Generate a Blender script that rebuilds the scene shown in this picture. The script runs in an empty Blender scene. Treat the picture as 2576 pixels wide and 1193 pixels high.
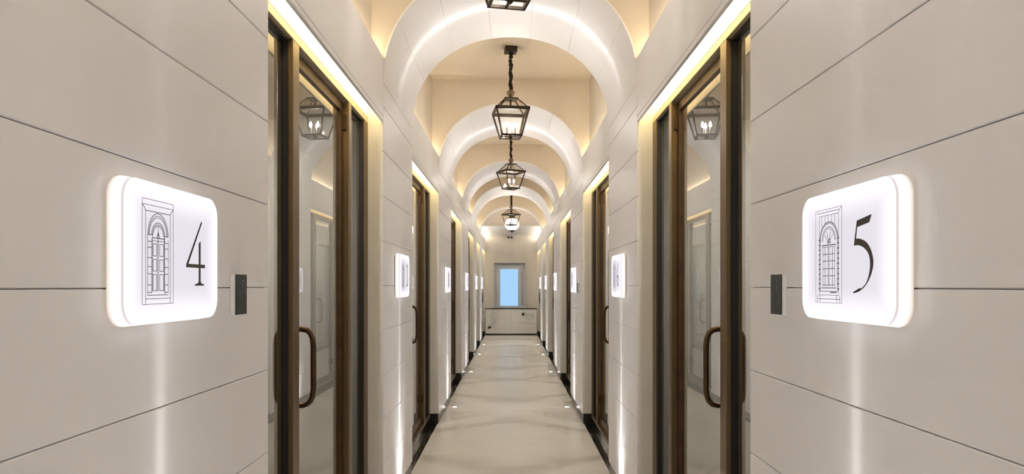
import bpy, bmesh, math
from mathutils import Vector

# ------------------------------------------------------------------ camera, world, exposure
sc = bpy.context.scene
COL = sc.collection
EXPO = 2.07
W = 0.8                     # half width of the corridor
EYE = 1.536
cam_d = bpy.data.cameras.new('camera')
cam_d.sensor_width = 36.0
cam_d.lens = 24.0
cam_d.shift_x = (1288.0 - 1286.5) / 2576.0
cam_d.shift_y = (719.0 - 596.5) / 2576.0
cam_d.clip_start = 0.02
cam = bpy.data.objects.new('camera', cam_d)
cam.location = (0.0072, 0.0, EYE)
cam.rotation_euler = (math.radians(90), 0, 0)
COL.objects.link(cam)
sc.camera = cam

world = bpy.data.worlds.new('sky')
sc.world = world
world.use_nodes = True
bg = world.node_tree.nodes['Background']
bg.inputs['Color'].default_value = (0.40, 0.665, 0.97, 1)
bg.inputs['Strength'].default_value = 2.0 ** -EXPO

vs = sc.view_settings
vs.view_transform = 'Standard'
vs.look = 'None'
vs.exposure = EXPO
vs.gamma = 1.0
vs.use_curve_mapping = False
try:
    sc.cycles.use_denoising = True
    sc.cycles.max_bounces = 7
    sc.cycles.diffuse_bounces = 5
    sc.cycles.use_adaptive_sampling = True
    sc.cycles.adaptive_threshold = 0.08
    sc.cycles.adaptive_min_samples = 20
    sc.cycles.glossy_bounces = 3
    sc.cycles.transparent_max_bounces = 16
    sc.cycles.sample_clamp_indirect = 6.0
    sc.cycles.caustics_reflective = False
    sc.cycles.caustics_refractive = False
except Exception:
    pass

# light levels
K = 2.0 ** -EXPO             # keeps glowing signs and sky at their level under the exposure
L_BULB = 60.0              # candle bulbs in the lanterns
P_DOOR_LED = 0.34            # per metre, strip in the slot over each door
P_VAULT_LED = 0.66           # per metre, strip in the trough above each lintel
P_UP = 0.088                 # floor uplights
WARM = (1.0, 0.76, 0.36)
WARM2 = (1.0, 0.85, 0.62)

# ------------------------------------------------------------------ materials
def new_mat(name):
    m = bpy.data.materials.new(name)
    m.use_nodes = True
    nt = m.node_tree
    return m, nt, nt.nodes['Principled BSDF']

def mat_plain(name, col, rough=0.5, metal=0.0, noise=0.0, scale=8.0, bump=0.0, stretch=(1, 1, 1), spec=0.5):
    m, nt, b = new_mat(name)
    b.inputs['Roughness'].default_value = rough
    b.inputs['Metallic'].default_value = metal
    b.inputs['Specular IOR Level'].default_value = spec
    tc = nt.nodes.new('ShaderNodeTexCoord')
    geo = nt.nodes.new('ShaderNodeNewGeometry')
    mp = nt.nodes.new('ShaderNodeMapping')
    mp.inputs['Scale'].default_value = stretch
    nt.links.new(geo.outputs['Position'], mp.inputs['Vector'])
    nz = nt.nodes.new('ShaderNodeTexNoise')
    nz.inputs['Scale'].default_value = scale
    nz.inputs['Detail'].default_value = 4
    nt.links.new(mp.outputs['Vector'], nz.inputs['Vector'])
    cr = nt.nodes.new('ShaderNodeValToRGB')
    cr.color_ramp.elements[0].position = 0.3
    cr.color_ramp.elements[1].position = 0.7
    cr.color_ramp.elements[0].color = tuple(c * (1 - noise) for c in col) + (1,)
    cr.color_ramp.elements[1].color = tuple(min(1, c * (1 + noise)) for c in col) + (1,)
    nt.links.new(nz.outputs['Fac'], cr.inputs['Fac'])
    nt.links.new(cr.outputs['Color'], b.inputs['Base Color'])
    if bump:
        bp = nt.nodes.new('ShaderNodeBump')
        bp.inputs['Strength'].default_value = bump
        bp.inputs['Distance'].default_value = 0.01
        nt.links.new(nz.outputs['Fac'], bp.inputs['Height'])
        nt.links.new(bp.outputs['Normal'], b.inputs['Normal'])
    return m

def mat_emit(name, col, strength):
    m = bpy.data.materials.new(name)
    m.use_nodes = True
    nt = m.node_tree
    nt.nodes.remove(nt.nodes['Principled BSDF'])
    e = nt.nodes.new('ShaderNodeEmission')
    e.inputs['Color'].default_value = tuple(col) + (1,)
    e.inputs['Strength'].default_value = strength
    nt.links.new(e.outputs[0], nt.nodes['Material Output'].inputs[0])
    return m

def mat_glass(name, tint, boost=1.0, base=0.0, rough=0.0, ior=1.5):
    """thin pane: tinted see-through plus mirror reflection that grows at grazing angles"""
    m = bpy.data.materials.new(name)
    m.use_nodes = True
    nt = m.node_tree
    nt.nodes.remove(nt.nodes['Principled BSDF'])
    tr = nt.nodes.new('ShaderNodeBsdfTransparent')
    tr.inputs[0].default_value = tuple(tint) + (1,)
    gl = nt.nodes.new('ShaderNodeBsdfGlossy')
    gl.inputs['Roughness'].default_value = rough
    gl.inputs['Color'].default_value = (1, 1, 1, 1)
    fr = nt.nodes.new('ShaderNodeFresnel')
    fr.inputs['IOR'].default_value = ior
    ma = nt.nodes.new('ShaderNodeMath')
    ma.operation = 'MULTIPLY_ADD'
    ma.use_clamp = True
    ma.inputs[1].default_value = boost
    ma.inputs[2].default_value = base
    nt.links.new(fr.outputs[0], ma.inputs[0])
    geo = nt.nodes.new('ShaderNodeNewGeometry')
    inv = nt.nodes.new('ShaderNodeMath'); inv.operation = 'SUBTRACT'; inv.inputs[0].default_value = 1.0
    nt.links.new(geo.outputs['Backfacing'], inv.inputs[1])
    mu = nt.nodes.new('ShaderNodeMath'); mu.operation = 'MULTIPLY'
    nt.links.new(ma.outputs[0], mu.inputs[0]); nt.links.new(inv.outputs[0], mu.inputs[1])
    mx = nt.nodes.new('ShaderNodeMixShader')
    nt.links.new(mu.outputs[0], mx.inputs[0])
    nt.links.new(tr.outputs[0], mx.inputs[1])
    nt.links.new(gl.outputs[0], mx.inputs[2])
    nt.links.new(mx.outputs[0], nt.nodes['Material Output'].inputs[0])
    return m

def mat_lightbox(name, hw, hh):
    """edge-lit acrylic: the LEDs run round the rim, so the rim is brighter than the middle"""
    m = bpy.data.materials.new(name)
    m.use_nodes = True
    nt = m.node_tree
    nt.nodes.remove(nt.nodes['Principled BSDF'])
    tc = nt.nodes.new('ShaderNodeTexCoord')
    sp = nt.nodes.new('ShaderNodeSeparateXYZ')
    nt.links.new(tc.outputs['Object'], sp.inputs[0])
    def edge(sock, half):
        a = nt.nodes.new('ShaderNodeMath'); a.operation = 'ABSOLUTE'
        nt.links.new(sock, a.inputs[0])
        s = nt.nodes.new('ShaderNodeMath'); s.operation = 'SUBTRACT'
        s.inputs[0].default_value = half
        nt.links.new(a.outputs[0], s.inputs[1])
        return s.outputs[0]
    mn = nt.nodes.new('ShaderNodeMath'); mn.operation = 'SMOOTH_MIN'
    mn.inputs[2].default_value = 0.03
    nt.links.new(edge(sp.outputs['X'], hw), mn.inputs[0])
    nt.links.new(edge(sp.outputs['Z'], hh), mn.inputs[1])
    mr = nt.nodes.new('ShaderNodeMapRange')
    mr.interpolation_type = 'SMOOTHSTEP'
    mr.inputs['From Min'].default_value = 0.0
    mr.inputs['From Max'].default_value = 0.085
    mr.inputs['To Min'].default_value = 1.15 * K
    mr.inputs['To Max'].default_value = 0.84 * K
    nt.links.new(mn.outputs[0], mr.inputs['Value'])
    e = nt.nodes.new('ShaderNodeEmission')
    e.inputs['Color'].default_value = (0.97, 0.93, 1.0, 1)
    nt.links.new(mr.outputs[0], e.inputs['Strength'])
    nt.links.new(e.outputs[0], nt.nodes['Material Output'].inputs[0])
    return m

def mat_body(name):
    """glowing rim of the lightbox: whiter towards the front, creamy at the wall"""
    m = bpy.data.materials.new(name)
    m.use_nodes = True
    nt = m.node_tree
    nt.nodes.remove(nt.nodes['Principled BSDF'])
    tc = nt.nodes.new('ShaderNodeTexCoord')
    sp = nt.nodes.new('ShaderNodeSeparateXYZ')
    nt.links.new(tc.outputs['Object'], sp.inputs[0])
    mr = nt.nodes.new('ShaderNodeMapRange')
    mr.inputs['From Min'].default_value = -0.0356
    mr.inputs['From Max'].default_value = -0.002
    nt.links.new(sp.outputs['Y'], mr.inputs['Value'])
    cr = nt.nodes.new('ShaderNodeValToRGB')
    cr.color_ramp.elements[0].color = (0.50, 0.42, 0.41, 1)
    cr.color_ramp.elements[0].position = 0.02
    cr.color_ramp.elements[1].color = (0.50, 0.40, 0.31, 1)
    for pos, c in ((0.10, (0.80, 0.73, 0.73)), (0.24, (1.0, 0.955, 0.96)), (0.55, (1.0, 0.95, 0.94)), (0.78, (0.72, 0.64, 0.56))):
        e_ = cr.color_ramp.elements.new(pos)
        e_.color = c + (1,)
    nt.links.new(mr.outputs[0], cr.inputs['Fac'])
    e = nt.nodes.new('ShaderNodeEmission')
    e.inputs['Strength'].default_value = 1.25 * K
    nt.links.new(cr.outputs['Color'], e.inputs['Color'])
    nt.links.new(e.outputs[0], nt.nodes['Material Output'].inputs[0])
    return m

M = {}
M['wall'] = mat_plain('lacquered_panel', (0.872, 0.858, 0.866), 0.42, noise=0.012, scale=1.5)
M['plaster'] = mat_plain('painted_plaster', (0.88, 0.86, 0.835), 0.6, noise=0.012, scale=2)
M['floor'] = mat_plain('stone_floor', (0.72, 0.69, 0.645), 0.33, noise=0.05, scale=3.0, stretch=(0.5, 5, 1))
M['black'] = mat_plain('black_granite', (0.012, 0.011, 0.010), 0.12, noise=0.3, scale=40)
M['skirt'] = mat_plain('dark_skirting', (0.030, 0.026, 0.022), 0.25, noise=0.2, scale=20)
M['bronze'] = mat_plain('brushed_bronze', (0.20, 0.14, 0.075), 0.42, metal=0.7, noise=0.10, scale=6, stretch=(1, 1, 0.1))
M['bronze_dark'] = mat_plain('aged_bronze', (0.10, 0.062, 0.034), 0.40, metal=0.8, noise=0.15, scale=14)
M['lantern'] = mat_plain('lantern_metal', (0.055, 0.040, 0.027), 0.42, metal=0.7, noise=0.15, scale=30)
M['brass'] = mat_plain('antique_brass', (0.26, 0.205, 0.125), 0.4, metal=0.7, noise=0.2, scale=25)
M['champagne'] = mat_plain('champagne_metal', (0.60, 0.50, 0.34), 0.45, metal=0.35, noise=0.05, scale=6)
M['gasket'] = mat_plain('black_gasket', (0.006, 0.006, 0.007), 0.5)
M['cloth'] = mat_plain('black_chain_sleeve', (0.010, 0.008, 0.007), 0.8, noise=0.3, scale=60)
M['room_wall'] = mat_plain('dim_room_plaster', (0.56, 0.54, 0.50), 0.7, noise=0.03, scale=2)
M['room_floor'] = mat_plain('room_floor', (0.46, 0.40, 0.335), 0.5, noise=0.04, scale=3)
M['white'] = mat_plain('white_enamel', (0.80, 0.78, 0.77), 0.35)
M['frame_sky_tint'] = mat_plain('sky_tinted_window_frame', (0.66, 0.69, 0.75), 0.4)  # white frame tinted blue-grey: sky light put into the colour
M['keyblack'] = mat_plain('black_keypad_face', (0.012, 0.011, 0.011), 0.22)
M['keymark'] = mat_plain('grey_key_print', (0.22, 0.21, 0.20), 0.5)
M['ink'] = mat_plain('dark_line_ink', (0.035, 0.03, 0.035), 0.6)
M['ink_soft'] = mat_plain('grey_line_ink', (0.13, 0.11, 0.13), 0.6)
M['numeral'] = mat_plain('bronze_numeral', (0.030, 0.025, 0.020), 0.4)
M['cupboard'] = mat_plain('white_cupboard', (0.88, 0.86, 0.84), 0.4)
M['steel'] = mat_plain('brushed_steel', (0.55, 0.53, 0.50), 0.3, metal=1.0, noise=0.05, scale=20)
M['glass_door'] = mat_glass('tinted_door_glass', (0.63, 0.62, 0.585), boost=1.35, base=0.06)
M['glass_lantern'] = mat_glass('lantern_glass', (0.985, 0.97, 0.94), boost=0.7, base=0.01)
M['glass_roof'] = mat_glass('amber_roof_glass', (0.86, 0.82, 0.75), boost=0.7, base=0.01)
M['bay'] = mat_plain('bay_plaster_led_tone', (0.74, 0.67, 0.57), 0.6, noise=0.012, scale=2)  # wall plaster darkened and warmed: dimmer ceiling and LED glow put in colour
M['glass_window'] = mat_glass('window_glass', (1.0, 1.0, 1.0), boost=0.3)
M['end_wall'] = mat_plain('tan_end_wall', (0.68, 0.63, 0.56), 0.6, noise=0.012, scale=2)
M['globe'] = mat_emit('opal_globe', (1.0, 0.93, 0.82), 0.45)
M['bulb'] = mat_emit('lit_candle_bulb', (1.0, 0.985, 0.975), L_BULB)
M['room_fill'] = mat_emit('added_room_light', (1.0, 0.985, 0.985), 92.0)  # unseen source, added so the door glass looks lit
M['led'] = mat_emit('led_strip', WARM, 1.5)
M['lens'] = mat_emit('uplight_lens', (1.0, 0.97, 0.93), 14.0)
SW, SH = 0.430, 0.303
M['face'] = mat_lightbox('lightbox_face', SW / 2, SH / 2)
M['body'] = mat_body('lightbox_rim')

# ------------------------------------------------------------------ helpers
def finish(bm, name):
    bmesh.ops.recalc_face_normals(bm, faces=bm.faces)
    me = bpy.data.meshes.new(name)
    bm.to_mesh(me)
    bm.free()
    return me

def link(name, me, mat, parent=None, loc=(0, 0, 0), smooth=False):
    o = bpy.data.objects.new(name, me)
    COL.objects.link(o)
    if me is not None and mat is not None and not me.materials:
        me.materials.append(mat)
    if parent is not None:
        o.parent = parent
    o.location = loc
    if smooth:
        for p in me.polygons:
            p.use_smooth = True
        me.set_sharp_from_angle(angle=math.radians(50))
    return o

def tag(o, label=None, cat=None, group=None, kind=None):
    if label: o['label'] = label
    if cat: o['category'] = cat
    if group: o['group'] = group
    if kind: o['kind'] = kind
    return o

def empty(name, loc=(0, 0, 0), rz=0.0):
    o = bpy.data.objects.new(name, None)
    o.empty_display_size = 0.05
    COL.objects.link(o)
    o.location = loc
    o.rotation_euler = (0, 0, rz)
    return o

def copy_tree(o, parent=None):
    c = o.copy()
    COL.objects.link(c)
    c.parent = parent
    for ch in list(o.children):
        copy_tree(ch, c)
    return c

def bx(bm, x0, x1, y0, y1, z0, z1):
    x0, x1 = min(x0, x1), max(x0, x1)
    v = [bm.verts.new((x, y, z)) for z in (z0, z1) for y in (y0, y1) for x in (x0, x1)]
    for f in ((0, 2, 3, 1), (4, 5, 7, 6), (0, 1, 5, 4), (2, 6, 7, 3), (0, 4, 6, 2), (1, 3, 7, 5)):
        bm.faces.new([v[i] for i in f])

def bevel_all(bm, w, seg=1):
    bmesh.ops.bevel(bm, geom=list(bm.edges), offset=w, segments=seg, affect='EDGES', profile=0.6)

def box_obj(name, lims, mat, parent=None, org=(0, 0, 0), bevel=0.0):
    bm = bmesh.new()
    x0, x1, y0, y1, z0, z1 = lims
    bx(bm, x0 - org[0], x1 - org[0], y0 - org[1], y1 - org[1], z0 - org[2], z1 - org[2])
    if bevel:
        bevel_all(bm, bevel)
    return link(name, finish(bm, name), mat, parent)

def tube(bm, pts, r, seg=10, cap=True):
    """round tube along a list of points; r is a number or a list"""
    pts = [Vector(p) for p in pts]
    rings = []
    n = len(pts)
    prev = None
    for i, p in enumerate(pts):
        t = (pts[min(i + 1, n - 1)] - pts[max(i - 1, 0)]).normalized()
        if prev is None:
            a = t.orthogonal().normalized()
        else:
            a = (prev - t * prev.dot(t)).normalized()
        prev = a
        b = t.cross(a)
        rr = r[i] if isinstance(r, (list, tuple)) else r
        rings.append([bm.verts.new(p + a * rr * math.cos(2 * math.pi * k / seg) + b * rr * math.sin(2 * math.pi * k / seg)) for k in range(seg)])
    for i in range(n - 1):
        for k in range(seg):
            bm.faces.new((rings[i][k], rings[i][(k + 1) % seg], rings[i + 1][(k + 1) % seg], rings[i + 1][k]))
    if cap:
        bm.faces.new(rings[0]); bm.faces.new(rings[-1])

def lathe(bm, prof, seg=20, c=(0, 0)):
    rings = []
    for r, z in prof:
        rings.append([bm.verts.new((c[0] + max(r, 1e-4) * math.cos(2 * math.pi * k / seg), c[1] + max(r, 1e-4) * math.sin(2 * math.pi * k / seg), z)) for k in range(seg)])
    for i in range(len(rings) - 1):
        for k in range(seg):
            bm.faces.new((rings[i][k], rings[i][(k + 1) % seg], rings[i + 1][(k + 1) % seg], rings[i + 1][k]))
    bm.faces.new(rings[0]); bm.faces.new(rings[-1])

def bar(bm, p, q, w, h=None):
    """square bar between two points"""
    p, q = Vector(p), Vector(q)
    h = h or w
    t = (q - p).normalized()
    up = Vector((0, 0, 1)) if abs(t.z) < 0.95 else Vector((1, 0, 0))
    a = t.cross(up).normalized()
    b = a.cross(t).normalized()
    vs_ = []
    for e in (p, q):
        for i, j in ((-1, -1), (1, -1), (1, 1), (-1, 1)):
            vs_.append(bm.verts.new(e + a * i * w / 2 + b * j * h / 2))
    for f in ((0, 1, 2, 3), (7, 6, 5, 4), (0, 4, 5, 1), (1, 5, 6, 2), (2, 6, 7, 3), (3, 7, 4, 0)):
        bm.faces.new([vs_[i] for i in f])

# ------------------------------------------------------------------ layout of the corridor
Z_SKIRT = 0.104
Z_LINTEL = 2.574          # underside of lintel over the door niches
Z_TOP = 2.976             # top edge of lintel, trough above
Z_SPRING = 2.816
ARCH_B, ARCH_N = 0.744, 2.15
Z_CEIL = 3.832
Z_LOW = 3.106
X_NICHE = 0.898
X_COVE = 0.875
Y_END = 21.23
Y_BACK = -1.1
NICHES = [(-1.1, 0.87), (2.267, 4.306), (5.563, 7.597), (9.145, 11.11), (12.85, 14.70), (15.90, 17.60), (18.80, 21.20)]  # first niche is an unseen addition that lights the near walls
PIERS = [(0.87, 2.267), (4.306, 5.563), (7.597, 9.145), (11.11, 12.85), (14.70, 15.90), (17.60, 18.80)]
ARCHES = [(0.87, 2.267), (4.306, 5.563), (7.597, 9.145), (11.11, 12.65), (13.75, 15.30), (17.50, 17.95)]
CEILS = [(-1.1, 0.87), (2.267, 4.306), (5.563, 7.597), (9.145, 11.11), (12.65, 13.75), (15.30, 17.50), (17.95, 21.23)]
SIDE = {-1: 'left', 1: 'right'}
PT = 0.012                # panel thickness

# floor ------------------------------------------------------------
floor = box_obj('floor', (-0.816, 0.816, Y_BACK - 0.2, Y_END + 0.3, -0.12, 0.0), M['floor'])
tag(floor, 'pale stone corridor floor', kind='structure')
for s in (-1, 1):
    for (a, b) in NICHES:
        box_obj('threshold_slab', (s * 0.816, s * 0.965, a, b, -0.10, 0.0), M['black'], floor)

# walls ------------------------------------------------------------
def panel_mesh(ly, lz, bev=0.0022):
    """panel: back at x=0, front at x=PT, chamfered rim, centred on y, z from 0"""
    bm = bmesh.new()
    back = [bm.verts.new((0, y, z)) for y, z in ((-ly / 2, 0), (ly / 2, 0), (ly / 2, lz), (-ly / 2, lz))]
    mid = [bm.verts.new((PT - bev, y, z)) for y, z in ((-ly / 2, 0), (ly / 2, 0), (ly / 2, lz), (-ly / 2, lz))]
    fr = [bm.verts.new((PT, y, z)) for y, z in ((-ly / 2 + bev, bev), (ly / 2 - bev, bev), (ly / 2 - bev, lz - bev), (-ly / 2 + bev, lz - bev))]
    bm.faces.new(back)
    bm.faces.new(fr)
    for A, B in ((back, mid), (mid, fr)):
        for i in range(4):
            j = (i + 1) % 4
            bm.faces.new((A[i], A[j], B[j], B[i]))
    me = finish(bm, 'panel')
    me.materials.append(M['wall'])
    return me

PCACHE = {}
def panel(s, y0, y1, z0, z1, parent, gap=0.0011):
    ly, lz = round(y1 - y0, 4), round(z1 - z0 - 2 * gap, 4)
    if (ly, lz) not in PCACHE:
        PCACHE[(ly, lz)] = panel_mesh(ly, lz)
    o = bpy.data.objects.new('panel', PCACHE[(ly, lz)])
    COL.objects.link(o)
    o.parent = parent
    o.location = (s * (W + PT), (y0 + y1) / 2, z0 + gap)
    o.rotation_euler = (0, 0, math.pi if s > 0 else 0)
    return o

def area_strip(name, loc, ly, wx, power, col, up, parent, tilt=0.0):
    ld = bpy.data.lights.new(name, 'AREA')
    ld.shape = 'RECTANGLE'
    ld.size = wx
    ld.size_y = ly
    ld.energy = power
    ld.color = col
    o = bpy.data.objects.new(name, ld)
    COL.objects.link(o)
    o.parent = parent
    o.location = loc
    o.rotation_euler = (0, (math.pi if up else 0) + tilt, 0)
    return o

walls = {}
for s in (-1, 1):
    bm = bmesh.new()
    XB = s * 2.5
    runs = PIERS + [(21.20, Y_END + 0.05)]
    for (a, b) in runs:                                   # solid piers
        bx(bm, s * (W + PT), XB, a, b, Z_SKIRT, Z_SPRING)
        bx(bm, s * 0.816, XB, a, b, 0.0, Z_SKIRT)
    for (a, b) in NICHES:
        full = any(abs(a - c) < 1e-3 and abs(b - d) < 1e-3 for c, d in CEILS) or a > 18
        top = Z_TOP if full else Z_SPRING
        bx(bm, s * (W + PT), s * 0.8145, a, b, Z_LINTEL, min(top, Z_SPRING))      # thin skin of the lintel
        bx(bm, s * 0.8145, s * X_NICHE, a, b, 2.74, Z_SPRING)                      # top of the light slot
        bx(bm, s * X_NICHE, XB, a, b, 2.597, Z_SPRING)                           # above the frame
        bx(bm, s * 2.4, XB, a, b, 0.0, 2.597)                                    # outer wall of the room
    for (a, b) in CEILS:
        bx(bm, s * (W + PT), s * 0.83, a, b, Z_SPRING, Z_TOP)                    # upstand of the trough
        bx(bm, s * 0.83, XB, a, b, Z_SPRING, 2.90)                               # trough floor
        bx(bm, s * X_COVE, s * 1.2, a, b, 2.90, 3.92)                            # wall behind the trough
    me = finish(bm, 'wall_' + SIDE[s])
    wl = link('wall_' + SIDE[s], me, M['plaster'])
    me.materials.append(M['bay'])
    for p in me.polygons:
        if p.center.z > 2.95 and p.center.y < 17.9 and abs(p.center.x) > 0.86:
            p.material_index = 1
    tag(wl, 'beige panelled corridor wall on the %s' % SIDE[s], kind='structure')
    walls[s] = wl
    # panels on the piers
    for i, (a, b) in enumerate(PIERS):
        if i < 1:
            zs = [Z_SKIRT] + [1.5304 + 0.2744 * k for k in range(-4, 5)] + [Z_SPRING]
        else:
            zs = [Z_SKIRT] + [1.536 + 0.283 * k for k in range(-4, 5)] + [Z_SPRING]
        zs = [z for k, z in enumerate(zs) if k == 0 or z - zs[k - 1] > 0.03]
        for z0, z1 in zip(zs[:-1], zs[1:]):
            panel(s, a, b, z0, z1, wl)
    # panels on the lintels
    for (a, b) in NICHES:
        full = any(abs(a - c) < 1e-3 and abs(b - d) < 1e-3 for c, d in CEILS) or a > 18
        panel(s, a, b, Z_LINTEL, 2.604, wl, gap=0.001)
        panel(s, a, b, 2.604, Z_TOP if full else Z_SPRING, wl, gap=0.001)
    for (a, b) in ((12.65, 13.75), (15.30, 17.50), (17.95, 18.80)):
        panel(s, a, b, Z_SPRING, Z_TOP, wl, gap=0.001)
    # hidden strips of light: over each door and in each trough
    for (a, b) in NICHES:
        m_ = (a + b) / 2
        st = box_obj('led_strip', (s * 0.817, s * 0.837, a + 0.02, b - 0.02, 2.730, 2.739), M['led'], wl)
        area_strip('door_slot_light', (s * 0.831, m_, 2.722), b - a - 0.04, 0.018, P_DOOR_LED * (b - a), WARM, False, st, -s * 0.42)
    for (a, b) in CEILS:
        m_ = (a + b) / 2
        st = box_obj('led_strip', (s * 0.832, s * 0.844, a + 0.02, b - 0.02, 2.900, 2.944), M['led'], wl)
        area_strip('trough_light', (s * 0.845, m_, 2.955), b - a - 0.04, 0.016, P_VAULT_LED * (b - a) * (2.5 if a > 17 else 1.0), WARM2 if a < 17 else (1.0, 0.93, 0.82), True, st, s * 0.9)

# rooms behind the glass: dim lining and floor
for s in (-1, 1):
    bm = bmesh.new()
    for (a, b) in NICHES:
        bx(bm, s * 2.385, s * 2.398, a + 0.001, b - 0.001, 0.0, 2.595)
        bx(bm, s * 0.965, s * 2.39, a + 0.001, a + 0.012, 0.0, 2.595)
        bx(bm, s * 0.965, s * 2.39, b - 0.012, b - 0.001, 0.0, 2.595)
        bx(bm, s * 0.965, s * 2.39, a + 0.001, b - 0.001, 2.582, 2.595)
    o = link('wall_room_' + SIDE[s], finish(bm, 'room_lining'), M['room_wall'])
    tag(o, 'dim grey lining of the rooms behind the %s doors' % SIDE[s], kind='structure')
    for (a, b) in NICHES:
        bm = bmesh.new()
        lathe(bm, [(0.11, 2.582), (0.11, 2.572), (0.10, 2.566), (0.001, 2.566)], 8, (s * 1.65, (a + b) / 2))
        link('added_ceiling_lamp', finish(bm, 'added_ceiling_lamp'), M['room_fill'], o)  # added lamps, brighten the rooms and spill through the glass
    bm = bmesh.new()
    for (a, b) in NICHES:
        bx(bm, s * 0.965, s * 2.5, a, b, -0.1, 0.0)
    o = link('floor_room_' + SIDE[s], finish(bm, 'room_floor'), M['room_floor'])
    tag(o, 'floor of the rooms behind the %s doors' % SIDE[s], kind='structure')

# skirting ---------------------------------------------------------
for s in (-1, 1):
    bm = bmesh.new()
    for (a, b) in PIERS:
        bx(bm, s * 0.808, s * 0.816, a, b, 0.0, Z_SKIRT - 0.002)
        bx(bm, s * 0.808, s * 0.905, a - 0.004, a + 0.002, 0.0, Z_SKIRT + 0.008)
        bx(bm, s * 0.808, s * 0.905, b - 0.002, b + 0.004, 0.0, Z_SKIRT + 0.008)
    bx(bm, s * 0.808, s * 0.905, 21.194, 21.202, 0.0, Z_SKIRT + 0.008)
    o = link('baseboard_' + SIDE[s], finish(bm, 'baseboard'), M['skirt'])
    tag(o, 'black skirting along the %s wall' % SIDE[s], kind='structure')

# ceiling: flat bays and barrel arches -----------------------------
def arch_pt(phi, off=0.0):
    a = W + off; b = ARCH_B + off
    r = (abs(math.sin(phi) / a) ** ARCH_N + abs(math.cos(phi) / b) ** ARCH_N) ** (-1 / ARCH_N)
    return r * math.sin(phi), Z_SPRING + r * math.cos(phi)

def rect_pt(phi):
    hx, hz = 0.95, 3.92 - Z_SPRING
    k = min(hx / max(abs(math.sin(phi)), 1e-9), hz / max(math.cos(phi), 1e-9))
    return k * math.sin(phi), Z_SPRING + k * math.cos(phi)

bm = bmesh.new()
corner = math.atan2(0.95, 3.92 - Z_SPRING)
phis = sorted([math.radians(-90 + 3 * k) for k in range(61)] + [corner, -corner])
for (a, b) in ARCHES:
    inn = [arch_pt(p, PT) for p in phis]
    out = [rect_pt(p) for p in phis]
    VI = [[bm.verts.new((x, y, z)) for x, z in inn] for y in (a, b)]
    VO = [[bm.verts.new((x, y, z)) for x, z in out] for y in (a, b)]
    for k in range(len(phis) - 1):
        bm.faces.new((VI[0][k], VI[0][k + 1], VO[0][k + 1], VO[0][k]))
        bm.faces.new((VI[1][k], VO[1][k], VO[1][k + 1], VI[1][k + 1]))
        bm.faces.new((VI[0][k], VI[1][k], VI[1][k + 1], VI[0][k + 1]))
        bm.faces.new((VO[0][k], VO[0][k + 1], VO[1][k + 1], VO[1][k]))
for (a, b) in CEILS[:-1]:
    bx(bm, -0.95, 0.95, a, b, Z_CEIL, 3.92)
bx(bm, -0.95, 0.95, 17.95, Y_END + 0.05, Z_LOW, 3.92)      # low flat ceiling of the last bay
ceiling = link('ceiling', finish(bm, 'ceiling'), M['plaster'])
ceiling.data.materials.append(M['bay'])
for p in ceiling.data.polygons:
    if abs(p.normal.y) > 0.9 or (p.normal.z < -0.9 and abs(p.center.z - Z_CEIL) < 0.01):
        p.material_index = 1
tag(ceiling, 'white barrel arches and flat bays of the corridor ceiling', kind='structure')
joints = [-90, -61.25, -36.75, -12.25, 12.25, 36.75, 61.25, 90]
for (a, b) in ARCHES:
    for j0, j1 in zip(joints[:-1], joints[1:]):
        bm = bmesh.new()
        n = 24
        g = 0.05
        ps = [math.radians(j0 + g + (j1 - j0 - 2 * g) * k / n) for k in range(n + 1)]
        lo = [[bm.verts.new((x, y, z)) for x, z in (arch_pt(p, 0.0) for p in ps)] for y in (a, b)]
        hi = [[bm.verts.new((x, y, z)) for x, z in (arch_pt(p, PT) for p in ps)] for y in (a, b)]
        for k in range(n):
            bm.faces.new((lo[0][k], lo[1][k], lo[1][k + 1], lo[0][k + 1]))
            bm.faces.new((hi[0][k], hi[0][k + 1], hi[1][k + 1], hi[1][k]))
            bm.faces.new((lo[0][k], lo[0][k + 1], hi[0][k + 1], hi[0][k]))
            bm.faces.new((lo[1][k], hi[1][k], hi[1][k + 1], lo[1][k + 1]))
        bm.faces.new((lo[0][0], hi[0][0], hi[1][0], lo[1][0]))
        bm.faces.new((lo[0][n], lo[1][n], hi[1][n], hi[0][n]))
        o = link('arch_panel', finish(bm, 'arch_panel'), M['wall'], ceiling)
        for k, p in enumerate(o.data.polygons):
            p.use_smooth = k < 4 * n and k % 4 < 2
        o.data.set_sharp_from_angle(angle=math.radians(40))
# infill above the low ceiling, inside the last arch
# (the low ceiling block itself closes the arch at its front face)

# back wall behind the camera --------------------------------------
o = box_obj('wall_back', (-1.2, 1.2, Y_BACK - 0.15, Y_BACK, 0.0, 3.92), M['plaster'])
tag(o, 'plain beige wall closing the corridor behind the viewer', kind='structure')

# end wall with window ---------------------------------------------
WX0, WX1, WZ0, WZ1 = -0.535, 0.440, 0.845, 2.240
bm = bmesh.new()
Y0, Y1 = Y_END, Y_END + 0.30
bx(bm, -1.2, WX0, Y0, Y1, 0, 3.92)
bx(bm, WX1, 1.2, Y0, Y1, 0, 3.92)
bx(bm, WX0, WX1, Y0, Y1, WZ1, 3.92)
bx(bm, WX0, WX1, Y0, Y1, 0, WZ0)
o = link('wall_end', finish(bm, 'wall_end'), M['end_wall'])
tag(o, 'beige end wall with the small window', kind='structure')

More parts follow.
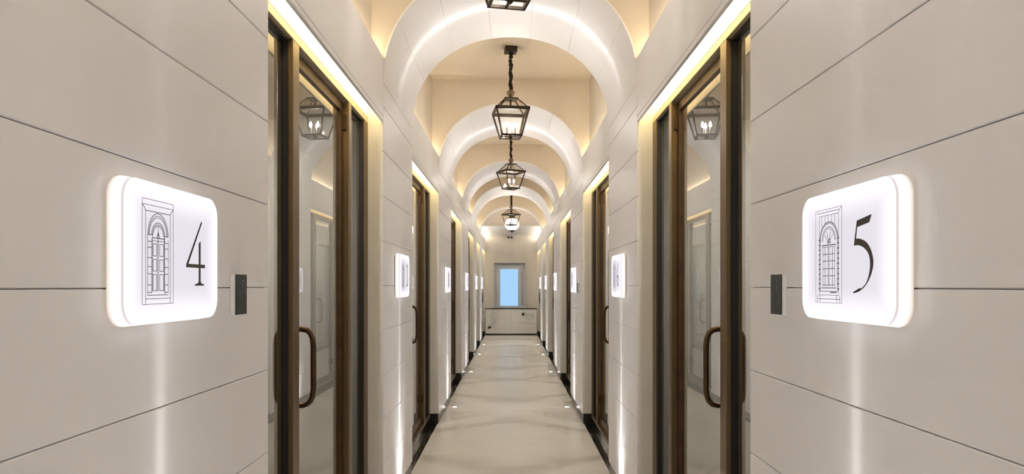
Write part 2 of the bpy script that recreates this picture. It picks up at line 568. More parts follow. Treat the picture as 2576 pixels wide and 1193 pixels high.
win = empty('window_1', ((WX0 + WX1) / 2, Y_END + 0.18, WZ0))
tag(win, 'small white framed window glowing blue at the far end', kind='structure')
WO = tuple(win.location)
def ring(name, x0, x1, z0, z1, t, y0, y1, mat, parent, org):
    bm = bmesh.new()
    bx(bm, x0 - org[0], x0 + t - org[0], y0 - org[1], y1 - org[1], z0 - org[2], z1 - org[2])
    bx(bm, x1 - t - org[0], x1 - org[0], y0 - org[1], y1 - org[1], z0 - org[2], z1 - org[2])
    bx(bm, x0 + t - org[0], x1 - t - org[0], y0 - org[1], y1 - org[1], z0 - org[2], z0 + t - org[2])
    bx(bm, x0 + t - org[0], x1 - t - org[0], y0 - org[1], y1 - org[1], z1 - t - org[2], z1 - org[2])
    return link(name, finish(bm, name), mat, parent)
def frame4(name, ox0, ox1, oz0, oz1, ix0, ix1, iz0, iz1, y0, y1, mat, parent, org):
    bm = bmesh.new()
    for (a, b, c, d) in ((ox0, ix0, oz0, oz1), (ix1, ox1, oz0, oz1), (ix0, ix1, oz0, iz0), (ix0, ix1, iz1, oz1)):
        bx(bm, a - org[0], b - org[0], y0 - org[1], y1 - org[1], c - org[2], d - org[2])
    return link(name, finish(bm, name), mat, parent)
frame4('window_frame', WX0, WX1, WZ0, WZ1, -0.438, 0.328, 0.875, 2.160, Y_END + 0.15, Y_END + 0.24, M['frame_sky_tint'], win, WO)
frame4('sash', -0.442, 0.332, 0.871, 2.164, -0.344, 0.215, 0.905, 2.055, Y_END + 0.11, Y_END + 0.17, M['frame_sky_tint'], win, WO)
box_obj('pane', (-0.350, 0.221, Y_END + 0.140, Y_END + 0.146, 0.899, 2.061), M['glass_window'], win, WO)
box_obj('window_sill', (WX0, WX1, Y_END + 0.0, Y_END + 0.16, WZ0 - 0.001, WZ0 + 0.015), M['frame_sky_tint'], win, WO)
box_obj('window_handle', (WX1 - 0.135, WX1 - 0.115, Y_END + 0.095, Y_END + 0.119, WZ0 + 0.10, WZ0 + 0.22), M['steel'], win, WO, bevel=0.004)

# ------------------------------------------------------------------ glazed door sets in the niches
ORD = ['nearest', 'second', 'third', 'fourth', 'fifth', 'farthest']
def handle_bm(xo, xi, y, zt, zb, r=0.0125):
    """bent pull: xi where it meets the leaf, xo the outer reach"""
    bm = bmesh.new()
    d = xo - xi
    pts = []
    def corner(c0, c1, c2, n=4):
        for k in range(n + 1):
            t = k / n
            pts.append((Vector(c0).lerp(Vector(c1), t)).lerp(Vector(c1).lerp(Vector(c2), t), t))
    k1, k2 = 0.045, 0.075
    pts.append(Vector((xi, y, zt)))
    corner((xi + d * 0.30, y, zt), (xo, y, zt + 0.0), (xo, y, zt - k2))
    corner((xo, y, zb + k2), (xo, y, zb), (xi + d * 0.30, y, zb))
    pts.append(Vector((xi, y, zb)))
    tube(bm, pts, r, 12)
    return bm

def door_set(n, s, idx, y0, y1, shift):
    root = empty('door_%d' % n, (s * 0.925, (y0 + y1) / 2, 0.0))
    tag(root, 'bronze framed glass door with sidelights, %s on the %s wall' % (ORD[idx], SIDE[s]) if idx >= 0 else 'added bronze framed glass door out of view, level with the viewer on the %s' % SIDE[s], kind='structure')
    G = tuple(root.location)
    yb2 = y1 - 0.099; yb1 = yb2 - 0.343; yB = yb1 - 0.064; yA2 = yB - 0.886; yA = yA2 - 0.083; ya = y0 + 0.083
    zf, zh = 0.07, 2.560
    def B(name, x0, x1, a, b, z0, z1, mat, par=root, bev=0.0):
        return box_obj(name, (min(s * x0, s * x1), max(s * x0, s * x1), a, b, z0, z1), mat, par, G, bev)
    B('plinth', 0.905, 0.965, y0, y1, 0.0, zf, M['black'])
    B('sill', 0.898, 0.962, y0, y1, zf, zf + 0.028, M['bronze'], bev=0.002)
    B('header', 0.898, 0.965, y0, y1, zh, 2.596, M['champagne'], bev=0.002)
    B('jamb', 0.898, 0.945, y0, ya, zf + 0.028, zh, M['bronze'], bev=0.002)
    B('jamb', 0.898, 0.945, yb2, y1, zf + 0.028, zh, M['bronze'], bev=0.002)
    B('post', 0.898, 0.965, yA, yA2, zf + 0.028, zh, M['bronze'], bev=0.002)
    B('post', 0.898, 0.965, yB, yb1, zf + 0.028, zh, M['bronze'], bev=0.002)
    for (a, b, g0, g1) in ((ya, yA, 0.918, 0.946), (yb1, yb2, 0.906, 0.934)):
        sl = B('sidelight', 0.938, 0.944, a + 0.006, b - 0.006, zf + 0.036, zh - 0.006, M['glass_door'])
        g = bmesh.new()
        for (c, d, e, f) in ((a, a + 0.007, zf + 0.028, zh), (b - 0.007, b, zf + 0.028, zh), (a, b, zf + 0.028, zf + 0.038), (a, b, zh - 0.012, zh)):
            bx(g, s * g0 - G[0], s * g1 - G[0], c - G[1], d - G[1], e, f)
        link('gasket', finish(g, 'gasket'), M['gasket'], sl)
    # the leaf
    xc = 0.946 + shift
    la, lb, lz0, lz1 = yA2 + 0.004, yB - 0.004, zf + 0.032, zh - 0.008
    t = 0.036
    g = bmesh.new()
    for (c, d, e, f) in ((la, la + t, lz0, lz1), (lb - t, lb, lz0, lz1), (la + t, lb - t, lz0, lz0 + 0.07), (la + t, lb - t, lz1 - 0.05, lz1)):
        bx(g, s * (xc - 0.016) - G[0], s * (xc + 0.016) - G[0], c - G[1], d - G[1], e, f)
    leaf = link('door_leaf', finish(g, 'door_leaf'), M['bronze_dark'], root)
    B('pane', xc - 0.004, xc + 0.004, la + t - 0.004, lb - t + 0.004, lz0 + 0.066, lz1 - 0.046, M['glass_door'], leaf)
    hy = la + 0.082
    for (xi, xo) in ((xc - 0.012, xc - 0.083), (xc + 0.012, xc + 0.083)):
        hb = handle_bm(s * xo, s * xi, hy, 1.345, 1.010)
        bmesh.ops.translate(hb, vec=(-G[0], -G[1], 0), verts=hb.verts)
        link('handle', finish(hb, 'handle'), M['bronze_dark'], leaf, smooth=True)
    for z in (zf + 0.25, zh - 0.16):
        B('hinge', xc - 0.036, xc - 0.014, lb - 0.014, lb + 0.004, z, z + 0.09, M['bronze_dark'], leaf, 0.003)
    return root

SHIFT = [0.0, 0.0, 0.0, -0.03, -0.035, -0.035, -0.035]
n = 0
for i, (a, b) in enumerate(NICHES):
    for s in (-1, 1):
        n += 1
        door_set(n, s, i - 1, a, b, SHIFT[i])

# ------------------------------------------------------------------ lantern pendants
def make_lantern():
    """origin on the ceiling, hanging down"""
    root = empty('pendant_lantern', (0, 0, Z_CEIL))
    O = Z_CEIL
    zb, zt, zr, zf = 2.972 - O, 3.216 - O, 3.336 - O, 3.418 - O
    hb, ht, hr = 0.092, 0.155, 0.054
    bm = bmesh.new()
    bx(bm, -0.058, 0.058, -0.058, 0.058, -0.052, 0.0)
    bevel_all(bm, 0.008, 2)
    link('canopy', finish(bm, 'canopy'), M['lantern'], root)
    bm = bmesh.new()                                         # chain inside a gathered black sleeve
    pts, rr = [], []
    N = 44
    for k in range(N + 1):
        t = k / N
        z = -0.045 + (zf + 0.005 + 0.045) * t
        pts.append((0.004 * math.sin(t * 21), 0.004 * math.cos(t * 17), z))
        rr.append(0.0175 + 0.0045 * math.sin(t * 60) * (0.5 + 0.5 * math.sin(t * 7)) + 0.003 * math.sin(t * 23))
    tube(bm, pts, rr, 10)
    link('chain', finish(bm, 'chain'), M['cloth'], root, smooth=True)
    bm = bmesh.new()
    lathe(bm, [(0.008, zf + 0.006), (0.020, zf), (0.036, zf - 0.010), (0.040, zf - 0.024), (0.034, zf - 0.042), (0.022, zf - 0.058), (0.018, zf - 0.066), (0.028, zf - 0.074), (0.034, zr + 0.004), (0.034, zr)], 20)
    link('finial', finish(bm, 'finial'), M['brass'], root, smooth=True)
    bm = bmesh.new()
    bx(bm, -hr - 0.01, hr + 0.01, -hr - 0.01, hr + 0.01, zr - 0.008, zr + 0.002)
    bevel_all(bm, 0.002)
    link('roof_plate', finish(bm, 'roof_plate'), M['lantern'], root)
    cs = [(-1, -1), (1, -1), (1, 1), (-1, 1)]
    for (i, j) in cs:
        bm = bmesh.new()
        bar(bm, (i * hr, j * hr, zr - 0.004), (i * ht, j * ht, zt), 0.009)
        link('roof_bar', finish(bm, 'roof_bar'), M['lantern'], root)
        bm = bmesh.new()
        bar(bm, (i * ht, j * ht, zt), (i * hb, j * hb, zb), 0.013)
        link('corner_bar', finish(bm, 'corner_bar'), M['lantern'], root)
    for name, h, z, w, hh in (('top_rail', ht, zt, 0.016, 0.030), ('bottom_rail', hb, zb, 0.015, 0.016)):
        bm = bmesh.new()
        for k in range(4):
            i, j = cs[k]; p, q = cs[(k + 1) % 4]
            e = w * 0.5
            bar(bm, (i * h + (i - p) * e * 0.5, j * h + (j - q) * e * 0.5, z), (p * h + (p - i) * e * 0.5, q * h + (q - j) * e * 0.5, z), w, hh)
        link(name, finish(bm, name), M['lantern'], root)
    for k in range(4):
        i, j = cs[k]; p, q = cs[(k + 1) % 4]
        bm = bmesh.new()
        bm.faces.new([bm.verts.new(v) for v in ((i * hb, j * hb, zb), (p * hb, q * hb, zb), (p * ht, q * ht, zt), (i * ht, j * ht, zt))])
        r_ = bmesh.ops.solidify(bm, geom=list(bm.faces), thickness=0.003)
        link('pane', finish(bm, 'pane'), M['glass_lantern'], root)
        bm = bmesh.new()
        bm.faces.new([bm.verts.new(v) for v in ((i * ht, j * ht, zt), (p * ht, q * ht, zt), (p * hr, q * hr, zr), (i * hr, j * hr, zr))])
        r_ = bmesh.ops.solidify(bm, geom=list(bm.faces), thickness=0.003)
        link('roof_pane', finish(bm, 'roof_pane'), M['glass_roof'], root)
    bm = bmesh.new()                                          # cluster holder
    bar(bm, (-hb, 0, zb), (hb, 0, zb), 0.012, 0.008)
    bar(bm, (0, -hb, zb), (0, hb, zb), 0.012, 0.008)
    lathe(bm, [(0.004, zb - 0.022), (0.014, zb - 0.012), (0.022, zb), (0.022, zb + 0.010), (0.010, zb + 0.024)], 14)
    link('cluster_base', finish(bm, 'cluster_base'), M['lantern'], root)
    bm = bmesh.new()
    tube(bm, [(0, 0, zr), (0, 0, zr - 0.05), (0, 0, zr - 0.10)], [0.006, 0.010, 0.003], 10)
    link('stem', finish(bm, 'stem'), M['lantern'], root, smooth=True)
    for a in (210, 330, 90):
        x, y = 0.042 * math.cos(math.radians(a)), 0.042 * math.sin(math.radians(a))
        bm = bmesh.new()
        tube(bm, [(0, 0, zb + 0.006), (x * 0.6, y * 0.6, zb + 0.004), (x, y, zb + 0.016), (x, y, zb + 0.022)], 0.004, 8)
        lathe(bm, [(0.006, zb + 0.020), (0.016, zb + 0.026), (0.016, zb + 0.030), (0.010, zb + 0.032), (0.010, zb + 0.085)], 12, (x, y))
        c = link('candle', finish(bm, 'candle'), M['steel'], root)
        bm = bmesh.new()
        z = zb + 0.086
        lathe(bm, [(0.006, z), (0.013, z + 0.012), (0.015, z + 0.024), (0.011, z + 0.040), (0.005, z + 0.052), (0.001, z + 0.058)], 8, (x, y))
        link('bulb', finish(bm, 'bulb'), M['bulb'], c, smooth=True)
    return root

lan = make_lantern()
LSPOTS = [(0.35, 8, 'added glass lantern pendant above the viewer, out of view'),  # unseen lantern added to light the near walls
          (3.43, 12, 'bronze glass lantern cut off by the top edge of the picture'),
          (6.58, 8, 'largest fully visible bronze glass lantern hanging on a black chain'),
          (10.10, 28, 'middle bronze glass lantern, second complete one along the corridor'),
          (16.15, 40, 'smallest bronze glass lantern hanging in front of the opal globe')]
for k, (y, rot, lab) in enumerate(LSPOTS):
    o = lan if k == 0 else copy_tree(lan)
    o.location = (0.0, y, Z_CEIL)
    o.rotation_euler = (0, 0, math.radians(rot))
    tag(o, lab, 'lantern', 'lantern pendants along the vault')

gp = empty('globe_pendant', (0.02, 17.12, Z_CEIL))
tag(gp, 'round opal glass pendant just behind the farthest lantern', 'pendant lamp')
zc = 3.075 - Z_CEIL
bm = bmesh.new()
bmesh.ops.create_uvsphere(bm, u_segments=24, v_segments=14, radius=0.185)
bmesh.ops.scale(bm, vec=(1, 1, 0.86), verts=bm.verts)
bmesh.ops.translate(bm, vec=(0, 0, zc), verts=bm.verts)
link('globe', finish(bm, 'globe'), M['globe'], gp, smooth=True)
bm = bmesh.new()
lathe(bm, [(0.01, zc + 0.235), (0.05, zc + 0.215), (0.09, zc + 0.165), (0.085, zc + 0.150)], 18)
link('cap', finish(bm, 'cap'), M['lantern'], gp)
bm = bmesh.new()
lathe(bm, [(0.075, zc - 0.150), (0.080, zc - 0.168), (0.03, zc - 0.185), (0.012, zc - 0.205), (0.002, zc - 0.215)], 18)
link('finial', finish(bm, 'finial'), M['lantern'], gp)
bm = bmesh.new()
tube(bm, [(0, 0, -0.01), (0, 0, zc + 0.22)], 0.010, 8)
link('chain', finish(bm, 'chain'), M['cloth'], gp)
bm = bmesh.new()
lathe(bm, [(0.055, 0.0), (0.055, -0.02), (0.03, -0.04), (0.008, -0.045)], 18)
link('canopy', finish(bm, 'canopy'), M['lantern'], gp)

# ------------------------------------------------------------------ illuminated room signs
def rrect(hw, hh, r, n=7):
    pts = []
    for cx, cz, a0 in ((hw - r, hh - r, 0), (-hw + r, hh - r, 90), (-hw + r, -hh + r, 180), (hw - r, -hh + r, 270)):
        for k in range(n + 1):
            a = math.radians(a0 + 90 * k / n)
            pts.append((cx + r * math.cos(a), cz + r * math.sin(a)))
    return pts

def slab(bm, rings):
    """rings: list of (outline, y); closed solid"""
    V = [[bm.verts.new((x, y, z)) for x, z in pts] for pts, y in rings]
    n = len(V[0])
    for A, B in zip(V[:-1], V[1:]):
        for k in range(n):
            bm.faces.new((A[k], A[(k + 1) % n], B[(k + 1) % n], B[k]))
    bm.faces.new(V[0]); bm.faces.new(V[-1])

def stroke(bm, pts, w=0.0011, y=0.0, d=0.0004):
    """thin raised line in the sign's plane"""
    for (x0, z0), (x1, z1) in zip(pts[:-1], pts[1:]):
        dx, dz = x1 - x0, z1 - z0
        L = math.hypot(dx, dz) or 1e-6
        ux, uz = dx / L, dz / L
        nx, nz = -uz * w / 2, ux * w / 2
        ex, ez = ux * w * 0.4, uz * w * 0.4
        q = [(x0 - ex + nx, z0 - ez + nz), (x1 + ex + nx, z1 + ez + nz), (x1 + ex - nx, z1 + ez - nz), (x0 - ex - nx, z0 - ez - nz)]
        f = [bm.verts.new((a, y - d, b)) for a, b in q]
        g = [bm.verts.new((a, y, b)) for a, b in q]
        bm.faces.new(f)
        for k in range(4):
            bm.faces.new((f[k], f[(k + 1) % 4], g[(k + 1) % 4], g[k]))

def poly_solid(bm, pts, y, d=0.0006):
    f = [bm.verts.new((a, y - d, b)) for a, b in pts]
    g = [bm.verts.new((a, y, b)) for a, b in pts]
    fa = bm.faces.new(f)
    fa.normal_update()
    for k in range(len(pts)):
        j = (k + 1) % len(pts)
        bm.faces.new((f[k], f[j], g[j], g[k]))
    bmesh.ops.triangulate(bm, faces=[fa], ngon_method='EAR_CLIP')

def arc(cx, cz, rx, rz, n=16, a0=0, a1=180):
    return [(cx + rx * math.cos(math.radians(a0 + (a1 - a0) * k / n)), cz + rz * math.sin(math.radians(a0 + (a1 - a0) * k / n))) for k in range(n + 1)]

YF = -0.0402
def drawing_a():
    bm = bmesh.new()
    S = lambda p, w=0.0011: stroke(bm, p, w, YF)
    x0, x1 = -0.1521, -0.0220
    S([(x0, .1127), (x1, .1127), (x1, -.1100), (x0, -.1100), (x0, .1127)])
    S([(x0, .1010), (x1, .1010)])
    S([(x0 + .002, .0995), (-.1430, .0935), (-.1389, .0880), (-.0354, .0880), (-.0310, .0935), (x1 - .002, .0995)], .0015)
    S([(-.1389, .0880), (-.1389, -.1090)])
    S([(-.0354, .0880), (-.0354, -.1090)])
    cx = -.0875
    for rx, rz, w in ((.0424, .0475, .0015), (.0390, .0425, .0011), (.0365, .0385, .0011), (.0275, .0275, .0014), (.0245, .0235, .0011), (.0215, .0205, .0013)):
        S(arc(cx, .0380, rx, rz), w)
    # imposts and quoined pilasters
    for a, b in ((-.1305, -.1150), (-.0600, -.0445)):
        S([(a, .0380), (b, .0380)], .0016)
        S([(a, .0380), (a, -.0909)]); S([(b, .0300), (b, -.0860)])
        for z in (.0235, .0110, -.0110, -.0300, -.0455, -.0690, -.0850):
            S([(a + .001, z), (b - .001, z)], .0015)
    S([(-.1120, .0380), (-.1120, -.0830)], .0015)
    S([(-.0625, .0380), (-.0625, -.0830)], .0015)
    S([(-.1120, .0320), (-.0625, .0320)], .0018)
    S([(-.1120, .0260), (-.0625, .0260)], .0012)
    S([(cx, .0585), (cx, -.0830)]); S([(cx - .0035, .0260), (cx - .0035, -.0830)])
    S([(-.0930, .0330), (cx, .0450), (-.0820, .0330)], .0020)
    for a, b in ((-.1085, -.0945), (-.0815, -.0655)):
        for t, u in ((.0195, -.0065), (-.0140, -.0390), (-.0465, -.0810)):
            S([(a, t), (b, t), (b, u), (a, u), (a, t)], .0013)
    S([(-.1290, -.0909), (-.0440, -.0909)], .0014)
    S([(-.1389, -.0985), (-.0354, -.0985)], .0012)
    S([(-.1389, -.0905), (-.1389, -.1090)])
    return finish(bm, 'door_drawing')

def drawing_b():
    bm = bmesh.new()
    S = lambda p, w=0.0010: stroke(bm, p, w, YF)
    x0, x1 = -.1328, .0000
    S([(x0, .1115), (x1, .1115), (x1, -.1110), (x0, -.1110), (x0, .1115)], .0009)
    S([(x0 + .008, .1050), (x1 - .010, .1050)], .0012)
    S([(x1, .1115), (x1 - .010, .1050), (x1 - .016, .0970), (x0 + .020, .0970)])
    for x in (-.100, -.083, -.067, -.050, -.034):
        S([(x, .0965), (x, .0830 - abs(x + .064) * .35)], .0008)
    S([(x0 + .020, .0970), (x0 + .020, -.0930)], .0008)
    S([(x1 - .016, .0970), (x1 - .016, -.0930)], .0008)
    cx = -.0640
    for rx, rz, w in ((.0465, .0445, .0022), (.0430, .0410, .0010), (.0340, .0330, .0013), (.0305, .0285, .0010)):
        S(arc(cx, .0360, rx, rz), w)
    S([(-.0980, .0259), (-.0300, .0259)], .0022)
    S([(-.0980, .0215), (-.0300, .0215)], .0012)
    for a in (40, 70, 110, 140):
        S([(cx, .0290), (cx + .026 * math.cos(math.radians(a)), .0350 + .024 * math.sin(math.radians(a)))])
    S([(-.0720, .0300), (-.0600, .0420), (-.0540, .0290)], .0014)
    for x in (-.1105, -.1065, -.0215, -.0175):
        S([(x, .0360), (x, -.0850)], .0009)
    for k in range(11):
        z = .040 - .0118 * k
        for x in (-.1120, -.0160):
            S([(x - .0035, z), (x + .0035, z)], .0019)
    for x in (-.0940, -.0830, -.0670, -.0620, -.0460, -.0340):
        S([(x, .0200), (x, -.0720)], .0013)
    for z in (.0042, -.0119, -.0302, -.0473, -.0690):
        S([(-.0940, z), (-.0690, z)], .0015)
        S([(-.0600, z), (-.0340, z)], .0015)
    S([(-.1000, -.0759), (-.0290, -.0759)], .0018)
    S([(-.1080, -.0839), (-.0250, -.0839)], .0013)
    S([(-.0560, -.0865), (-.0260, -.0865)], .0022)
    S([(-.1150, -.0930), (-.0150, -.0930)])
    S([(-.1200, -.1022), (-.0080, -.1022)], .0012)
    for x in (-.1230, -.1090, -.0240, -.0090):
        S([(x, -.0940), (x, -.1090)], .0012)
    return finish(bm, 'door_drawing')

def num_4():
    bm = bmesh.new()
    poly_solid(bm, [(.1175, .0876), (.0396, -.0205), (.0396, -.0270), (.1370, -.0270), (.1370, -.0185), (.0500, -.0185), (.1215, .0850)], YF)
    poly_solid(bm, [(.1040, .0330), (.1135, .0385), (.1135, -.0600), (.1180, -.0650), (.1317, -.0672), (.1317, -.0705), (.0840, -.0705), (.0840, -.0672), (.0995, -.0650), (.1040, -.0600)], YF - .0001)
    return finish(bm, 'numeral')

def spline(p, m=4):
    out = []
    for i in range(len(p) - 1):
        a, b, c, d = p[max(i - 1, 0)], p[i], p[i + 1], p[min(i + 2, len(p) - 1)]
        for k in range(m):
            t = k / m
            out.append(tuple(0.5 * (2 * b[j] + (c[j] - a[j]) * t + (2 * a[j] - 5 * b[j] + 4 * c[j] - d[j]) * t * t + (3 * b[j] - a[j] - 3 * c[j] + d[j]) * t ** 3) for j in (0, 1)))
    return out + [p[-1]]

def num_5():
    bm = bmesh.new()
    P5 = [(.1289, .0791), (.1193, .0629), (.0693, .0570), (.0643, .0321), (.0816, .0309), (.1057, .0231), (.1232, .0088), (.1335, -.0099), (.1354, -.0260), (.1289, -.0440), (.1154, -.0610), (.0977, -.0743), (.0776, -.0828), (.0568, -.0867), (.0517, -.0847), (.0816, -.0754), (.0857, -.0775), (.1057, -.0661), (.1174, -.0499), (.1232, -.0297), (.1212, -.0114), (.1115, .0023), (.0937, .0125), (.0735, .0174), (.0555, .0174), (.0685, .0712)]
    poly_solid(bm, P5[:3] + spline(P5[3:15]) + [P5[15]] + spline(P5[16:25]) + [P5[25]], YF)
    return finish(bm, 'numeral')

def thick_curve(bm, pts, ws):
    n = len(pts)
    Lf, Rt = [], []
    for i, (x, z) in enumerate(pts):
        a = pts[max(i - 1, 0)]; b = pts[min(i + 1, n - 1)]
        dx, dz = b[0] - a[0], b[1] - a[1]
        l = math.hypot(dx, dz)
        nx, nz = -dz / l * ws[i] / 2, dx / l * ws[i] / 2
        Lf.append((x + nx, z + nz)); Rt.append((x - nx, z - nz))
    for i in range(n - 1):
        q = [Lf[i], Lf[i + 1], Rt[i + 1], Rt[i]]
        f = [bm.verts.new((a, YF - .0006, b)) for a, b in q]
        g = [bm.verts.new((a, YF, b)) for a, b in q]
        bm.faces.new(f)
        for k in range(4):
            bm.faces.new((f[k], f[(k + 1) % 4], g[(k + 1) % 4], g[k]))

def num_3():
    bm = bmesh.new()
    up = arc(.088, .046, .026, .034, 14, 150, -80)
    lo = arc(.086, -.030, .034, .042, 18, 85, -140)
    thick_curve(bm, up, [.004 + .007 * math.sin(math.pi * k / 14) for k in range(15)])
    thick_curve(bm, lo, [.004 + .008 * math.sin(math.pi * k / 18) for k in range(19)])
    return finish(bm, 'numeral')

def num_6():
    bm = bmesh.new()
    thick_curve(bm, arc(.125, -.020, .068, .100, 16, 100, 185), [.004 + .008 * k / 16 for k in range(17)])
    thick_curve(bm, arc(.090, -.035, .034, .036, 26, 0, 360), [.006 + .005 * abs(math.cos(math.pi * 2 * k / 26)) for k in range(27)])
    return finish(bm, 'numeral')

def make_sign_meshes():
    bm = bmesh.new()
    slab(bm, [(rrect(SW / 2 - 0.006, SH / 2 - 0.006, 0.040), -0.0005), (rrect(SW / 2 - 0.006, SH / 2 - 0.006, 0.040), -0.0052)])
    back = finish(bm, 'back_plate'); back.materials.append(M['keyblack'])
    bm = bmesh.new()
    o_ = rrect(SW / 2, SH / 2, 0.046)
    i_ = rrect(SW / 2 - 0.003, SH / 2 - 0.003, 0.043)
    slab(bm, [(rrect(SW / 2 + 0.004, SH / 2 + 0.003, 0.047), -0.005), (rrect(SW / 2 + 0.006, SH / 2 + 0.004, 0.049), -0.010), (rrect(SW / 2 + 0.003, SH / 2 + 0.002, 0.048), -0.022), (o_, -0.033), (i_, -0.0355)])
    body = finish(bm, 'rim'); body.materials.append(M['body'])
    bm = bmesh.new()
    slab(bm, [(rrect(SW / 2 - 0.003, SH / 2 - 0.003, 0.043), -0.0355), (rrect(SW / 2, SH / 2, 0.046), -0.0368), (rrect(SW / 2 - 0.0006, SH / 2 - 0.0006, 0.0455), -0.0385), (rrect(SW / 2 - 0.003, SH / 2 - 0.003, 0.043), -0.0397), (rrect(SW / 2 - 0.006, SH / 2 - 0.006, 0.040), -0.0402)])
    face = finish(bm, 'face'); face.materials.append(M['face'])
    return back, body, face

SB, SR, SF = make_sign_meshes()
DA, DB = drawing_a(), drawing_b()
DA.materials.append(M['ink_soft']); DB.materials.append(M['ink_soft'])
DA2 = DA
Z_SIGN = EYE + 0.0705
SIGNS = [  # y, side, drawing, numeral, label
    (1.570, -1, DA, num_4(), 'large glowing white sign numbered 4 on the near left wall'),
    (1.555, 1, DB, num_5(), 'large glowing white sign numbered 5 on the near right wall'),
    (4.925, -1, DA2, num_3(), 'glowing white sign on the left pier just past the nearest left door'),
    (4.925, 1, DB, num_6(), 'glowing white sign on the right pier just past the nearest right door'),
    (8.42, -1, DA2, None, 'third glowing sign along the left wall, past the second door'),
    (8.47, 1, DB, None, 'third glowing sign along the right wall, beside a small dark keypad'),
    (12.02, -1, DA2, None, 'fourth glowing sign along the left wall'),
    (12.02, 1, DB, None, 'fourth glowing sign along the right wall'),
    (15.35, -1, DA2, None, 'fifth glowing sign along the left wall'),
    (15.35, 1, DB, None, 'fifth glowing sign along the right wall'),
    (18.25, -1, DA2, None, 'farthest glowing sign on the left wall, nearest the window'),
    (18.25, 1, DB, None, 'farthest glowing sign on the right wall, nearest the window')]
for y, s, dr, nm, lab in SIGNS:
    root = empty('room_sign', (s * W, y, Z_SIGN), math.radians(90 if s < 0 else -90))
    tag(root, lab, 'sign', 'illuminated room signs on the piers')
    link('back_plate', SB, None, root)
    link('rim', SR, None, root)
    f = link('face', SF, None, root)
    d = link('door_drawing', dr, None, f)
    d['label'] = 'fine line drawing of an arched doorway'
    if nm is not None:
        q = link('numeral', nm, M['numeral'], f)
        q['label'] = 'dark slender numeral'

# ------------------------------------------------------------------ keypads
def keypad(y, s, lab):
    """local frame as the signs: x to the viewer's right, y into the wall"""
    root = empty('keypad', (s * W, y, EYE - 0.0255), math.radians(90 if s < 0 else -90))
    tag(root, lab, 'keypad', 'door keypads')
    bm = bmesh.new(); bx(bm, -0.040, 0.040, -0.0155, 0.0, -0.0585, 0.0585); bevel_all(bm, 0.002)
    link('housing', finish(bm, 'housing'), M['white'], root)
    bm = bmesh.new(); bx(bm, -0.040, 0.040, -0.0185, -0.0155, -0.0585, 0.0585); bevel_all(bm, 0.001)
    f = link('face_plate', finish(bm, 'face_plate'), M['keyblack'], root)
    bm = bmesh.new(); tube(bm, [(0.010, -0.0190, 0.040), (0.010, -0.0184, 0.040)], 0.0032, 12)
    link('indicator', finish(bm, 'indicator'), M['keymark'], f)
    bm = bmesh.new()
    for p in ([(0.003, 0.030), (0.017, 0.030), (0.017, 0.012), (0.003, 0.012), (0.003, 0.030)],):
        stroke(bm, p, 0.0009, -0.0185)
    stroke(bm, [(0.010, 0.026), (0.010, 0.016)], 0.0018, -0.0185)
    link('card_symbol', finish(bm, 'card_symbol'), M['keymark'], f)
    for (cx, cz) in ((-0.016, -0.006), (0.024, -0.006), (-0.016, -0.028), (0.024, -0.028)):
        bm = bmesh.new()
        bx(bm, cx - 0.006, cx + 0.006, -0.0190, -0.0184, cz - 0.005, cz + 0.005)
        bevel_all(bm, 0.0002)
        k = link('button', finish(bm, 'button'), M['keyblack'], f)
        bm = bmesh.new(); stroke(bm, [(cx - 0.004, cz + 0.003), (cx + 0.003, cz + 0.003), (cx + 0.003, cz - 0.003)], 0.0011, -0.0190)
        link('key_print', finish(bm, 'key_print'), M['keymark'], k)
    bm = bmesh.new(); tube(bm, [(-0.016, -0.0190, -0.047), (-0.016, -0.0184, -0.047)], 0.0028, 12)
    link('indicator', finish(bm, 'indicator'), M['keymark'], f)
    return root
keypad(1.996, -1, 'black faced keypad between sign 4 and the nearest left door')
keypad(2.000, 1, 'black faced keypad between sign 5 and the nearest right door')
keypad(8.03, 1, 'tiny dark keypad in front of the third sign on the right wall')

# ------------------------------------------------------------------ floor uplights (thin blade of light up the pier)
def blade_light():
    ld = bpy.data.lights.new('blade_spot', 'SPOT')
    ld.energy = 1.0
    ld.spot_size = math.radians(170)
    ld.spot_blend = 0.2
    ld.shadow_soft_size = 0.018
    ld.use_nodes = True
    nt = ld.node_tree
    em = nt.nodes['Emission']
    em.inputs['Color'].default_value = (1.0, 0.97, 0.96, 1)
    geo = nt.nodes.new('ShaderNodeNewGeometry')
    sp = nt.nodes.new('ShaderNodeSeparateXYZ')
    nt.links.new(geo.outputs['Incoming'], sp.inputs[0])
    def mth(op, a, b=None, c=None):
        m = nt.nodes.new('ShaderNodeMath'); m.operation = op
        for i, v in enumerate((a, b, c)):
            if v is None: continue
            if isinstance(v, (int, float)): m.inputs[i].default_value = v
            else: nt.links.new(v, m.inputs[i])
        return m.outputs[0]
    dz = mth('MAXIMUM', mth('ABSOLUTE', sp.outputs['Z']), 0.02)
    ty = mth('DIVIDE', sp.outputs['Y'], dz)
    tx = mth('DIVIDE', sp.outputs['X'], dz)
    ty2 = mth('MULTIPLY', ty, ty)
    tx2 = mth('MULTIPLY', tx, tx)
    def gauss(sig, wt):
        return mth('MULTIPLY', mth('EXPONENT', mth('MULTIPLY', ty2, -1.0 / (sig * sig))), wt)
    core = mth('ADD', gauss(0.018, 0.34), gauss(0.07, 0.10))
    halo = gauss(0.45, 0.165)
    fan1 = mth('DIVIDE', 1.0, mth('ADD', tx2, 0.06))
    fan2 = mth('DIVIDE', 1.0, mth('ADD', tx2, 0.15))
    tot = mth('ADD', mth('MULTIPLY', core, fan1), mth('MULTIPLY', halo, fan2))
    nt.links.new(mth('MULTIPLY', tot, P_UP * 100.0), em.inputs['Strength'])
    return ld
BL = blade_light()
bm = bmesh.new()
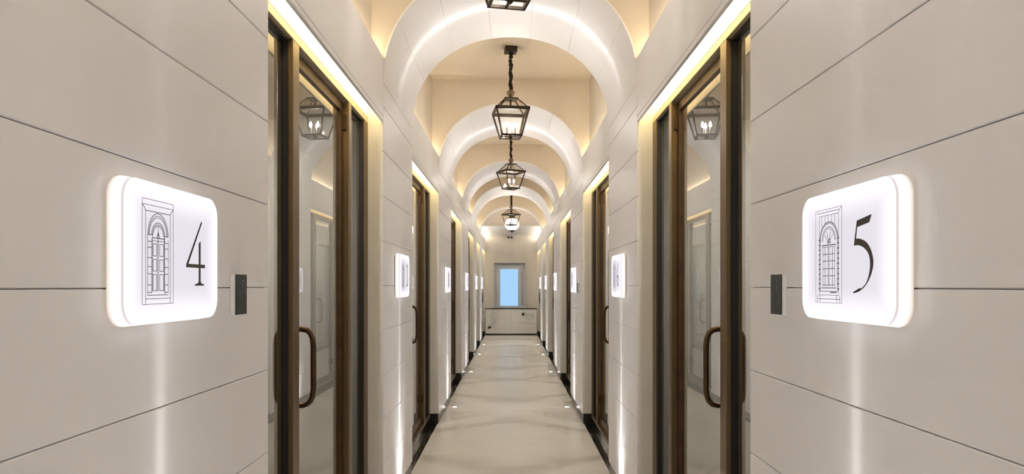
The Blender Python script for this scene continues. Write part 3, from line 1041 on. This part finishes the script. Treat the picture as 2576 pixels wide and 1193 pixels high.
lathe(bm, [(0.030, 0.0), (0.034, 0.0), (0.034, 0.003), (0.027, 0.004), (0.026, 0.001)], 20)
RIM = finish(bm, 'rim'); RIM.materials.append(M['steel'])
bm = bmesh.new()
lathe(bm, [(0.026, 0.001), (0.026, 0.0030), (0.022, 0.0042), (0.001, 0.0046)], 20)
LENS = finish(bm, 'lens'); LENS.materials.append(M['lens'])
UPY = [1.57, 4.925, 8.62, 12.15, 15.24, 17.80]
for k, y in enumerate(UPY):
    for s in (-1, 1):
        root = empty('floor_uplight', (s * 0.708, y, 0.0))
        tag(root, 'small round uplight set in the floor, %s one along the %s wall' % (ORD[k], SIDE[s]), 'floor light', 'uplights sunk in the floor')
        link('rim', RIM, None, root)
        link('lens', LENS, None, root)
        lo = bpy.data.objects.new('blade_spot', BL)
        COL.objects.link(lo)
        lo.parent = root
        lo.location = (0, 0, 0.022)
        lo.rotation_euler = (math.pi, 0, 0)

# ------------------------------------------------------------------ low cupboard under the window
YC = Y_END - 0.022
cup = empty('low_cupboard', (0.0, YC - 0.04, 0.0))
tag(cup, 'low white two-door cupboard under the window at the corridor end', 'cupboard')
CO = tuple(cup.location)
yf = YC - 0.08
XC = 0.795
box_obj('body', (-XC, XC, yf + 0.016, YC - 0.002, 0.05, 0.815), M['cupboard'], cup, CO)
box_obj('plinth', (-XC, XC, yf + 0.01, YC, 0.0, 0.05), M['black'], cup, CO)
box_obj('top', (-XC, XC, yf - 0.012, YC, 0.815, 0.835), M['lantern'], cup, CO)
dl = box_obj('door', (-XC + 0.004, -0.003, yf, yf + 0.016, 0.054, 0.812), M['cupboard'], cup, CO, 0.0015)
drr = box_obj('door', (0.003, XC - 0.004, yf, yf + 0.016, 0.054, 0.812), M['cupboard'], cup, CO, 0.0015)
bm = bmesh.new()
pts = [(-0.71, 0.275), (-0.61, 0.275), (-0.62, 0.255), (-0.645, 0.235), (-0.655, 0.205), (-0.685, 0.200), (-0.71, 0.225)]
V = [[bm.verts.new((x, y - CO[1], z)) for x, z in pts] for y in (yf - 0.02, yf)]
bm.faces.new(V[0]); bm.faces.new(V[1])
for k in range(len(pts)):
    j = (k + 1) % len(pts)
    bm.faces.new((V[0][k], V[0][j], V[1][j], V[1][k]))
link('latch', finish(bm, 'latch'), M['lantern'], dl)
box_obj('lock', (0.335, 0.405, yf - 0.018, yf, 0.615, 0.690), M['lantern'], drr, CO, 0.005)
bm = bmesh.new()
tube(bm, [(0.40, yf - 0.004 - CO[1], 0.632), (0.655, yf - 0.004 - CO[1], 0.628), (0.680, yf - 0.004 - CO[1], 0.612), (0.684, yf - 0.004 - CO[1], 0.51)], 0.004, 8)
link('cable', finish(bm, 'cable'), M['steel'], drr)

# twin fitting under the low ceiling
ef = empty('wall_spotlight', (-0.036, Y_END, 3.04))
tag(ef, 'small white fitting with two dark heads high on the end wall', 'wall light')
EO = tuple(ef.location)
box_obj('housing', (-0.085, 0.015, Y_END - 0.03, Y_END, 3.015, 3.085), M['white'], ef, EO, 0.006)
for x in (-0.083, 0.012):
    bm = bmesh.new()
    tube(bm, [(x - EO[0], -0.03, 3.035 - EO[2]), (x - EO[0], -0.075, 3.03 - EO[2])], [0.022, 0.032], 14)
    link('lamp_head', finish(bm, 'lamp_head'), M['gasket'], ef)
